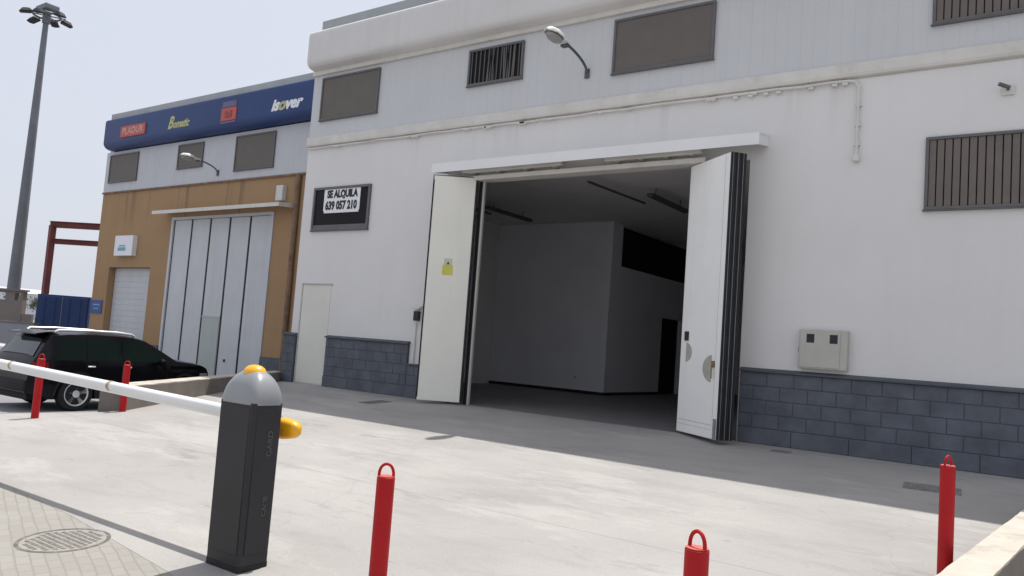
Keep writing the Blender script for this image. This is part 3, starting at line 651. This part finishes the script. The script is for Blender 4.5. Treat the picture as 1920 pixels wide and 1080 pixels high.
# boom
ya = -8.60; za0 = .575; dza = -.0185     # z falls to the right
def bp(x): return (x, ya, za0+(x+5.3)*dza)
mb = MB(); mb.tube([bp(-11.2), bp(-4.66)], .041, 20); boom = mb.build('boom', M['armwhite'], GB, smooth=.8)
mb = MB(); mb.prism([(ya-.020, -.058), (ya+.020, -.058), (ya+.020, -.025), (ya-.020, -.025)], -11.2, -4.9, 'x', Matrix.Translation((0, 0, za0)) @ Matrix.Translation((-5.3, 0, 0)) @ Matrix.Rotation(-math.atan(dza), 4, 'Y') @ Matrix.Translation((5.3, 0, 0))); mb.build('boom_profile', M['armwhite'], boom)
for x in (-6.94, -8.9): 
    mb = MB(); mb.tube([bp(x-.02), bp(x+.02)], .045, 20); mb.build('band', M['bandbrown'], boom, smooth=.8)
mb = MB(); mb.tube([(cx-.01, cy+hd, bp(-4.6)[2]), (cx-.01, ya, bp(-4.6)[2])], .045, 16); mb.build('pivot', M['alu'], GB, smooth=.8)
rings = []
for (x, w, h, dz) in ((-4.68, .055, .070, 0.01), (-4.60, .062, .078, .01), (-4.52, .062, .074, .012), (-4.44, .052, .060, .014), (-4.405, .035, .040, .015), (-4.39, .012, .018, .015)):
    rings.append([(x, ya+w*math.copysign(abs(math.cos(a))**.7, math.cos(a)), .505+dz+h*math.copysign(abs(math.sin(a))**.7, math.sin(a))) for a in [2*math.pi*n_/24 for n_ in range(24)]])
mb = MB(); mb.loft(rings); mb.build('tail_cover', M['orange'], GB, smooth=.8)

# ================================================================ CARS
def lerp_tab(tab, x):
    for (a, va), (b, vb) in zip(tab, tab[1:]):
        if x <= b:
            t = max(0, (x-a)/(b-a)); return va+(vb-va)*t
    return tab[-1][1]
TOP = [(-.96, .66), (-.94, .95), (-.90, 1.04), (-.82, 1.16), (-.62, 1.50), (-.52, 1.585), (-.2, 1.625), (.4, 1.65), (1.0, 1.64), (1.4, 1.615), (1.75, 1.53), (2.15, 1.33), (2.50, 1.14), (2.9, 1.10), (3.3, 1.05), (3.52, .98), (3.62, .86), (3.68, .62)]
def topz(x): return lerp_tab(TOP, x)
def plan(x):
    w = .93
    if x < -.45: w -= .13*((-.45-x)/.51)**2.2
    if x > 2.7: w -= .24*((x-2.7)/.98)**2.0
    return w
def hwid(x, z):
    w = plan(x)
    if z > .98: w -= (z-.98)*.36
    if z < .55: w -= (.55-z)*.12
    if .86 < z <= .98: w -= .012*math.sin((z-.86)/.12*math.pi)
    return w
def botz(x):
    zb_ = .27
    if x < -.6: zb_ = .30+(-.6-x)*.2
    if x > 3.3: zb_ = .27+(x-3.3)*.25
    for xc in (0, 2.78):
        d = abs(x-xc)
        if d < .44: zb_ = max(zb_, .33+math.sqrt(.44**2-d*d))
    return zb_
KX = .89
def make_car(name, label, paint, loc, heading):
    t = thing(name, label, 'car', loc); ORG[t.name] = Vector((0,0,0))
    xs = sorted({round(-.96+.04*k, 3) for k in range(117)} | {-.44, .44, 2.34, 3.22}); xs = [x for x in xs if x <= 3.68]+[3.68]
    rings = []
    for x in xs:
        zt_, zb_ = topz(x), botz(x); side = []; n = 12; zr = zt_-.05
        zb_ = min(zb_, zr-.04)
        for k in range(n): z = zb_+(zr-zb_)*k/(n-1); side.append((hwid(x, z), z))
        w0 = side[-1][0]
        for k in range(1, 8):
            a = k/7; side.append((w0*(1-a), zr+.05*(1-(1-a)**3.2)))
        ring = [(x, y, z) for y, z in side]+[(x, -y, z) for y, z in reversed(side[:-1])]
        rings.append(ring)
    mb = MB(); mb.loft(rings); body = mb.build('body', paint, t, smooth=.55)
    mb = MB(); mb.box(-.85, 3.5, -.62, .62, .22, .34); mb.box(-.42, .42, -.66, .66, .3, .8); mb.box(2.36, 3.2, -.66, .66, .3, .8); mb.build('underbody', M['carplastic'], t)
    for s in (1, -1):
        def patch(nm, f0, f1, z0, z1, mt):
            mb = MB(); P = []
            for i in range(9):
                row = []
                for j in range(7):
                    v = j/6; z = z0+(z1-z0)*v; xa = f0(v); xb = f1(v); x = xa+(xb-xa)*i/8
                    zz = min(z, topz(x)-.075); row.append((x, s*(hwid(x, zz)+.007), zz))
                P.append(row)
            mb.grid(P); return mb.build(nm, mt, t, smooth=.9)
        patch('side_window', lambda v: -.50+.16*v**1.5, lambda v: .13, 1.05, 1.50, M['carglass'])
        patch('side_window', lambda v: .19, lambda v: 1.00-.02*v, 1.05, 1.52, M['carglass'])
        patch('side_window', lambda v: 1.08-.02*v, lambda v: 2.22-.70*v**1.0, 1.05, 1.50, M['carglass'])
        # sill trim and arch trim
        mb = MB(); mb.grid([[(x, s*(hwid(x, z)+.006), z) for z in (.27, .34, .42)] for x in [.46+.1*k for k in range(19)]]); mb.build('sill_trim', M['carplastic'], t, smooth=.9)
        for xc in (0, 2.78):
            P = []
            for k in range(21):
                a = math.pi*k/20; P.append([(xc+r_*math.cos(a), s*(hwid(xc+r_*math.cos(a), .33+r_*math.sin(a))+.009), max(.30, .33+r_*math.sin(a))) for r_ in (.43, .49)])
            mb = MB(); mb.grid(P); mb.build('arch_trim', M['carplastic'], t, smooth=.9)
        for x in (.28, 1.18):
            mb = MB(); mb.box(x-.09, x+.09, s*(hwid(x, .93)+.022)-.012, s*(hwid(x, .93)+.022)+.012, .915, .945, .008, 2); mb.build('door_handle', M['silver'] if s < 0 else paint, t, smooth=.8)
        for xg, zz_ in ((.16, (.50, .7, .86, 1.0)), (1.035, (.35, .6, .86, 1.0)), (2.25, (.35, .6, .86, 1.0))):
            mb = MB(); mb.grid([[(x, s*(hwid(x, z)+.003), z) for z in zz_] for x in (xg, xg+.012)]); mb.build('door_gap', M['dark'], t)
        mb = MB(); mb.tube([(-.42, s*.60, 1.615), (-.36, s*.62, 1.655), (.2, s*.63, 1.675), (1.0, s*.63, 1.67), (1.38, s*.62, 1.64), (1.46, s*.61, 1.60)], .030, 10); mb.build('roof_rail', M['silver'], t, smooth=.8)
        mb = MB(); mb.loft([[(xx+w_*math.cos(a)*.5, s*(.93+.02)+s*yy, 1.06+hh*math.sin(a)) for a in [2*math.pi*q/12 for q in range(12)]] for xx, yy, w_, hh in ((2.0, -.02, .06, .03), (1.98, .06, .14, .075), (1.97, .17, .15, .085), (1.97, .22, .09, .05))]); mb.build('wing_mirror', paint, t, smooth=.9)
        mb = MB(); mb.grid([[(x, s*(hwid(x, z)+.012), z) for z in (.80, .9, 1.0)] for x in (-.90, -.84, -.78, -.70, -.62)])
        mb.grid([[(-.962+abs(y_-.5)*.02-.002, s*y_, z) for z in (.80, .9, .945)] for y_ in (.52, .62, .72)]); mb.build('tail_light', M['taillight'], t)
        mb = MB(); mb.grid([[(x, s*(hwid(x, z)+.008), z) for z in (.70, .76, .82)] for x in (3.25, 3.35, 3.45, 3.55)]); mb.build('headlight', M['lampglass'], t)
        for xc in (0, 2.78):
            X = Matrix.Translation((xc*KX, s*.80, .355)) @ Matrix.Rotation(-s*math.pi/2, 4, 'X')
            mb = MB(); mb.lathe([(.24, -.11), (.34, -.11), (.358, -.08), (.362, 0), (.358, .08), (.335, .11), (.27, .118), (.245, .10)], 40, X); wh = mb.build('wheel', M['tyre'], t, smooth=.6)
            mb = MB(); mb.lathe([(.240, -.10), (.240, .09), (.248, .112), (.250, .116), (.24, .119), (.222, .10), (.21, .03), (.21, -.10)], 40, X)
            for k in range(5):
                for da in (0,):
                    R_ = X @ Matrix.Rotation(2*math.pi*k/5+.3, 4, 'Z')
                    mb.prism([(.03, -.034), (.03, .034), (.14, .028), (.225, .055), (.225, -.055), (.14, -.028)], .055, .10, 'z', R_)
            mb.lathe([(.075, .03), (.075, .105), (.05, .112), (0, .112)], 20, X); mb.build('rim', M['silver'], wh, smooth=.6)
            mb = MB(); mb.lathe([(.219, -.05), (.219, .0), (0, .0)], 24, X); mb.build('brake_disc', M['rubber'], wh)
    def top_patch(nm, xa, xb, ya_, yb_, mt, out=.01):
        P = []
        for i in range(9):
            x = xa+(xb-xa)*i/8; row = []
            w0 = hwid(x, topz(x)-.05)
            for j in range(11):
                y = (ya_+(yb_-ya_)*i/8)*(-1+2*j/10); a = 1-abs(y)/w0; row.append((x+(-.01 if nm == 'rear_window' else .008), y, topz(x)-.05+.05*(1-(1-a)**3.2)+out))
            P.append(row)
        mb = MB(); mb.grid(P); return mb.build(nm, mt, t, smooth=.9)
    top_patch('windscreen', 1.62, 2.47, .60, .74, M['carglass']); top_patch('rear_window', -.84, -.64, .70, .60, M['rearglass'])
    mb = MB(); mb.prism([(-.80, 1.55), (-.50, 1.60), (-.3, 1.632), (-.5, 1.625), (-.78, 1.575)], -.60, .60, 'y'); mb.build('spoiler', paint, t)
    mb = MB(); mb.box(-1.0, -.93, -.80, .80, .40, .62, .03, 2); mb.build('rear_bumper', M['carplastic'], t, smooth=.8)
    mb = MB(); mb.box(-.985, -.945, -.26, .26, .76, .87); mb.build('number_plate', M['plate'], t)
    mb = MB(); mb.box(3.60, 3.70, -.5, .5, .48, .68, .03, 2); mb.build('grille', M['carplastic'], t, smooth=.8)
    for c in t.children:                             # shorten the body ahead of the rear axle
        if not c.name.startswith('wheel'):
            for v in c.data.vertices:
                if v.co.x > 0: v.co.x *= KX
    t.rotation_euler.z = heading; return t
H = math.radians(91); hx, hy = math.cos(H), math.sin(H)
# right rear hub at (-16.03,-4.39)
lx, ly = -hy*.91, hx*.91
make_car('parked_car', 'black estate SUV with silver roof rails parked beside the low wall', M['carblack'], (-16.86+lx, -3.98+ly, -.80), H)
make_car('parked_car', 'white car mostly out of view left of the black SUV', M['carwhite'], (-24.6, -5.35, -.80), H-.2)

# ================================================================ FAR THINGS
t = thing('floodlight_mast', 'tall grey floodlight mast with a ring of lamps against the sky', 'light mast', (-38.55, 3.5, -.8))
mb = MB(); mb.tube([(-38.55, 3.5, -.8), (-38.3, 3.4, 2.3), (-37.4, 3.04, 14.1)], [.31, .26, .11], 16); mb.lathe([(.5, 0), (.5, .04), (.2, .06)], 16, Matrix.Translation((-38.55, 3.5, -.8))); mb.build('pole', M['pole'], t, smooth=.8)
mc_ = Vector((-37.35, 3.02, 14.35))
mb = MB(); mb.tube([mc_+Vector((.55*math.cos(a), .55*math.sin(a), 0)) for a in [2*math.pi*k/24 for k in range(25)]], .045, 8); mb.tube([mc_+Vector((0,0,-.35)), mc_+Vector((0,0,.45))], .16, 12)
mb.box(mc_.x-.5, mc_.x+.5, mc_.y-.3, mc_.y+.3, mc_.z+.18, mc_.z+.42, .04, 2)
for k in range(6):
    a = 2*math.pi*k/6; mb.tube([mc_, mc_+Vector((.75*math.cos(a), .75*math.sin(a), 0))], .03, 6)
mb.build('head_frame', M['pole'], t)
for k in range(6):
    a = 2*math.pi*k/6+.25; c = mc_+Vector((.80*math.cos(a), .80*math.sin(a), -.10 if k % 2 else .0)); X = Matrix.Translation(c) @ Matrix.Rotation(a, 4, 'Z') @ Matrix.Rotation(.25, 4, 'Y') @ Matrix.Diagonal((.75, .75, .8, 1))
    mb = MB(); mb.loft([[(x_*w, y_*w*.8, z_) for x_, y_ in ((-.3,-.28),(.3,-.28),(.36,0),(.3,.28),(-.3,.28))] for z_, w in ((-.12, .9), (-.06, 1.05), (.10, .6), (.14, .2))], X=X); mb.build('floodlight', M['darkpaint'], t, smooth=.5)

t = thing('shipping_container', 'dark blue shipping container behind the black car', 'container', (-38.2, 5.5, -.8))
ca = math.atan2(1.40, 1.99); X = Matrix.Translation((-39.18, 4.79, -.8)) @ Matrix.Rotation(ca, 4, 'Z')
mb = MB(); mb.box(0, 2.44, .05, 6.05, .12, 2.84, .01, 1, X)
for k in range(22): mb.box(2.441, 2.47, .25+k*.26, .38+k*.26, .2, 2.5, X=X); mb.box(-.03, -.001, .25+k*.26, .38+k*.26, .2, 2.5, X=X)
mb.build('body', M['container'], t)
for k in (0, 1):
    mb = MB(); mb.box(.05+k*1.18, 1.20+k*1.18, .0, .049, .2, 2.76, .01, 1, X); dd = mb.build('container_door', M['container'], t)
    mb = MB()
    for q in (.35, .85): mb.tube([(.05+k*1.18+q, -.03, .2), (.05+k*1.18+q, -.03, 2.7)], .012, 6, X)
    mb.build('locking_bar', M['container'], dd)
mb = MB(); mb.box(1.205, 1.222, -.012, .05, .2, 2.76, X=X); mb.build('door_gap', M['steel'], t)

t = thing('steel_frame', 'dark red steel portal frame standing behind the ochre building', 'steel frame', (-44.5, 7.5, -.8))
u = Vector((2.07, 1.43, 0)).normalized(); p0 = Vector((-44.4, 7.45, 0))
def beam(mb, a, b, w, h):
    d = (b-a); L_ = d.length; X = Matrix.Translation(a) @ d.to_track_quat('X', 'Z').to_matrix().to_4x4(); mb.box(0, L_, -w/2, w/2, -h/2, -h/2+.03, X=X); mb.box(0, L_, -w/2, w/2, h/2-.03, h/2, X=X); mb.box(0, L_, -.01, .01, -h/2+.03, h/2-.03, X=X)
for k in range(2):
    q = p0+u*9*k; mb = MB(); mb.box(q.x-.14, q.x+.14, q.y-.14, q.y+.14, -.8, 5.85); mb.build('column', M['redsteel'], t)
mb = MB(); beam(mb, p0+Vector((0,0,5.9))-u*.15, p0+u*9+Vector((0,0,6.05)), .2, .34); mb.build('top_beam', M['redsteel'], t)
mb = MB(); beam(mb, p0+Vector((0,0,5.0)), p0+u*9+Vector((0,0,5.1)), .2, .28); mb.build('lower_beam', M['redsteel'], t)

t = thing('openwork_wall', 'brown-grey wall with square openings at the far left edge', 'wall', (-31.45, .93, -.8))
ca2 = math.atan2(1.19, 1.69); X = Matrix.Translation((-31.45, .93, 0)) @ Matrix.Rotation(ca2, 4, 'Z')
t3 = MB(); holed_wall(t3, -6, 0, -.8, 1.90, 0, .25, [(-.30, -.09, 1.56, 1.83), (-1.05, -.64, 1.56, 1.83), (-1.9, -1.4, 1.56, 1.83), (-2.8, -2.2, 1.56, 1.83)])
bmesh.ops.transform(t3.bm, matrix=X, verts=t3.bm.verts); t3.build('wall', M['brownwall'], t)
mb = MB(); mb.box(-6.1, .06, -.05, .30, 1.901, 1.97, X=X); mb.build('coping', M['brownwall'], t)
mb = MB(); mb.box(.001, .34, .02, .24, -.8, 1.08, X=X); mb.box(.36, .42, .0, .1, -.8, 1.05, X=X); mb.build('end_pier', M['wallcurb'], t)
t = thing('boundary_wall', 'plain grey boundary wall behind the rear of the black car', 'wall', (-27.5, -1.1, -.8))
X = Matrix.Translation((-26.85, -.60, 0)) @ Matrix.Rotation(ca2, 4, 'Z')
mb = MB(); mb.box(-9, 0, 0, .2, -.8, .80, .01, 1, X); mb.build('wall', mat('grey_render', (.27,.27,.30), .9, .06, 1.2, .2, 30), t)
mb = MB(); mb.box(-9.02, .02, -.03, .23, .801, .84, X=X); mb.build('coping', M['brownwall'], t)

# far buildings and trees on the horizon
def far_pt(u_, d): # direction by bearing (tan of angle right of the camera axis)
    r0 = Vector((.8156, .5786, 0)); f0 = Vector((-.5786, .8156, 0)); return Vector((0, -12.34, 0))+f0*d+r0*u_*d
for i, (tu, d, w, h, lab) in enumerate(((-.625, 180, 9, 5.0, 'pale distant block between the openwork wall and the blue container'), (-.61, 230, 8, 3.5, 'low pale distant shed nearest the left edge of the blue container'), (-.585, 260, 26, 3.8, 'long pale distant shed over the blue container'), (-.55, 300, 14, 5.0, 'pale distant block seen through the red steel frame'), (-.66, 240, 12, 4., 'pale distant shed behind the floodlight mast'))):
    c = far_pt(tu, d); t = thing('far_building', lab, 'building', (c.x, c.y, -.8), 'hazy buildings on the horizon')
    mb = MB(); mb.box(c.x-w/2, c.x+w/2, c.y-5, c.y+5, -.8, h); mb.build('wall', M['hazebld'], t)
    mb = MB(); mb.prism([(c.x-w/2-.3, h+.01), (c.x+w/2+.3, h+.01), (c.x, h+1.1)], c.y-5.2, c.y+5.2, 'y'); mb.build('roof', M['hazebld'], t)
for i, (tu, d, h, lab) in enumerate(((-.568, 150, 4.4, 'small hazy tree rising over the middle of the blue container'), (-.628, 120, 4.0, 'hazy bush at the left end of the blue container'), (-.60, 130, 3.5, 'low hazy bush behind the red steel post'))):
    c = far_pt(tu, d); t = thing('far_tree', lab, 'tree', (c.x, c.y, -.8), 'hazy trees on the horizon')
    mb = MB(); mb.tube([(c.x, c.y, -.8), (c.x+.1, c.y, h*.4), (c.x+.2, c.y, h*.75)], [.16, .12, .05], 8); mb.build('trunk', M['bark'], t)
    mb = MB(); tb = bmesh.new()
    for k in range(700):
        a = random.random()*6.283; e = random.uniform(-1, 1); rr = random.random()**.4; lob = 1+.3*math.sin(3*a+i)+.2*math.sin(7*e+a)
        p_ = Vector((c.x+1.5*rr*lob*math.cos(a)*math.sqrt(1-e*e), c.y+1.5*rr*lob*math.sin(a)*math.sqrt(1-e*e), h*.68+1.25*rr*lob*e))
        q_ = Matrix.Rotation(random.random()*6, 3, Vector((random.random()-.5, random.random()-.5, random.random()-.5)).normalized()); s_ = random.uniform(.09, .2)
        tb.faces.new([tb.verts.new(p_+q_ @ Vector(v_)*s_) for v_ in ((-1,-.5,0), (0,-.7,.1), (1,.4,0), (-.1,.7,.1))])
    mb.merge(tb); mb.build('crown', M['leaf'], t)

# ================================================================ CAMERA, LIGHT, WORLD
f_px = 1472.2; yaw, pitch, roll = math.radians(35.3502), math.radians(4.2171), math.radians(4.2147)
fw = Vector((-math.sin(yaw)*math.cos(pitch), math.cos(yaw)*math.cos(pitch), math.sin(pitch)))
r0 = Vector((math.cos(yaw), math.sin(yaw), 0)); u0 = r0.cross(fw)
r = r0*math.cos(roll)+u0*math.sin(roll); up = r.cross(fw)
cam = bpy.data.cameras.new('camera'); cam.sensor_width = 36; cam.lens = 36*f_px/1920; cam.clip_end = 4000; cam.clip_start = .05
co = bpy.data.objects.new('camera', cam); C.objects.link(co)
mw = Matrix((r, up, -fw)).transposed().to_4x4(); mw.translation = Vector((0, -12.3375, 1.2207)); co.matrix_world = mw
bpy.context.scene.camera = co

EL = math.radians(71); AZ = math.radians(-2)      # sun behind the buildings (+y), slightly towards -x
sd_ = Vector((math.sin(AZ)*math.cos(EL), math.cos(AZ)*math.cos(EL), math.sin(EL)))
sun = bpy.data.lights.new('sun', 'SUN'); sun.energy = 4.75; sun.angle = math.radians(.6); sun.color = (1, .965, .92)
so = bpy.data.objects.new('sun', sun); C.objects.link(so); so.rotation_euler = (-sd_).to_track_quat('-Z', 'Y').to_euler()

w = bpy.data.worlds.new('World'); bpy.context.scene.world = w; w.use_nodes = True; nt = w.node_tree; N = nt.nodes; L = nt.links
bg = N['Background']; sky = N.new('ShaderNodeTexSky'); sky.sky_type = 'NISHITA'; sky.sun_disc = False; sky.sun_elevation = EL; sky.sun_rotation = AZ
sky.air_density = 1.0; sky.dust_density = 5.0; sky.ozone_density = 1.0; sky.altitude = 0
# pale haze over the sky
mx = N.new('ShaderNodeMix'); mx.data_type = 'RGBA'; mx.inputs[0].default_value = .75; mx.inputs[7].default_value = (8.5, 8.9, 9.9, 1)
L.new(sky.outputs['Color'], mx.inputs[6]); L.new(mx.outputs[2], bg.inputs['Color']); bg.inputs['Strength'].default_value = .1
vs = bpy.context.scene.view_settings; vs.view_transform = 'Standard'; vs.look = 'None'; vs.exposure = 0; vs.gamma = 1; vs.use_curve_mapping = False
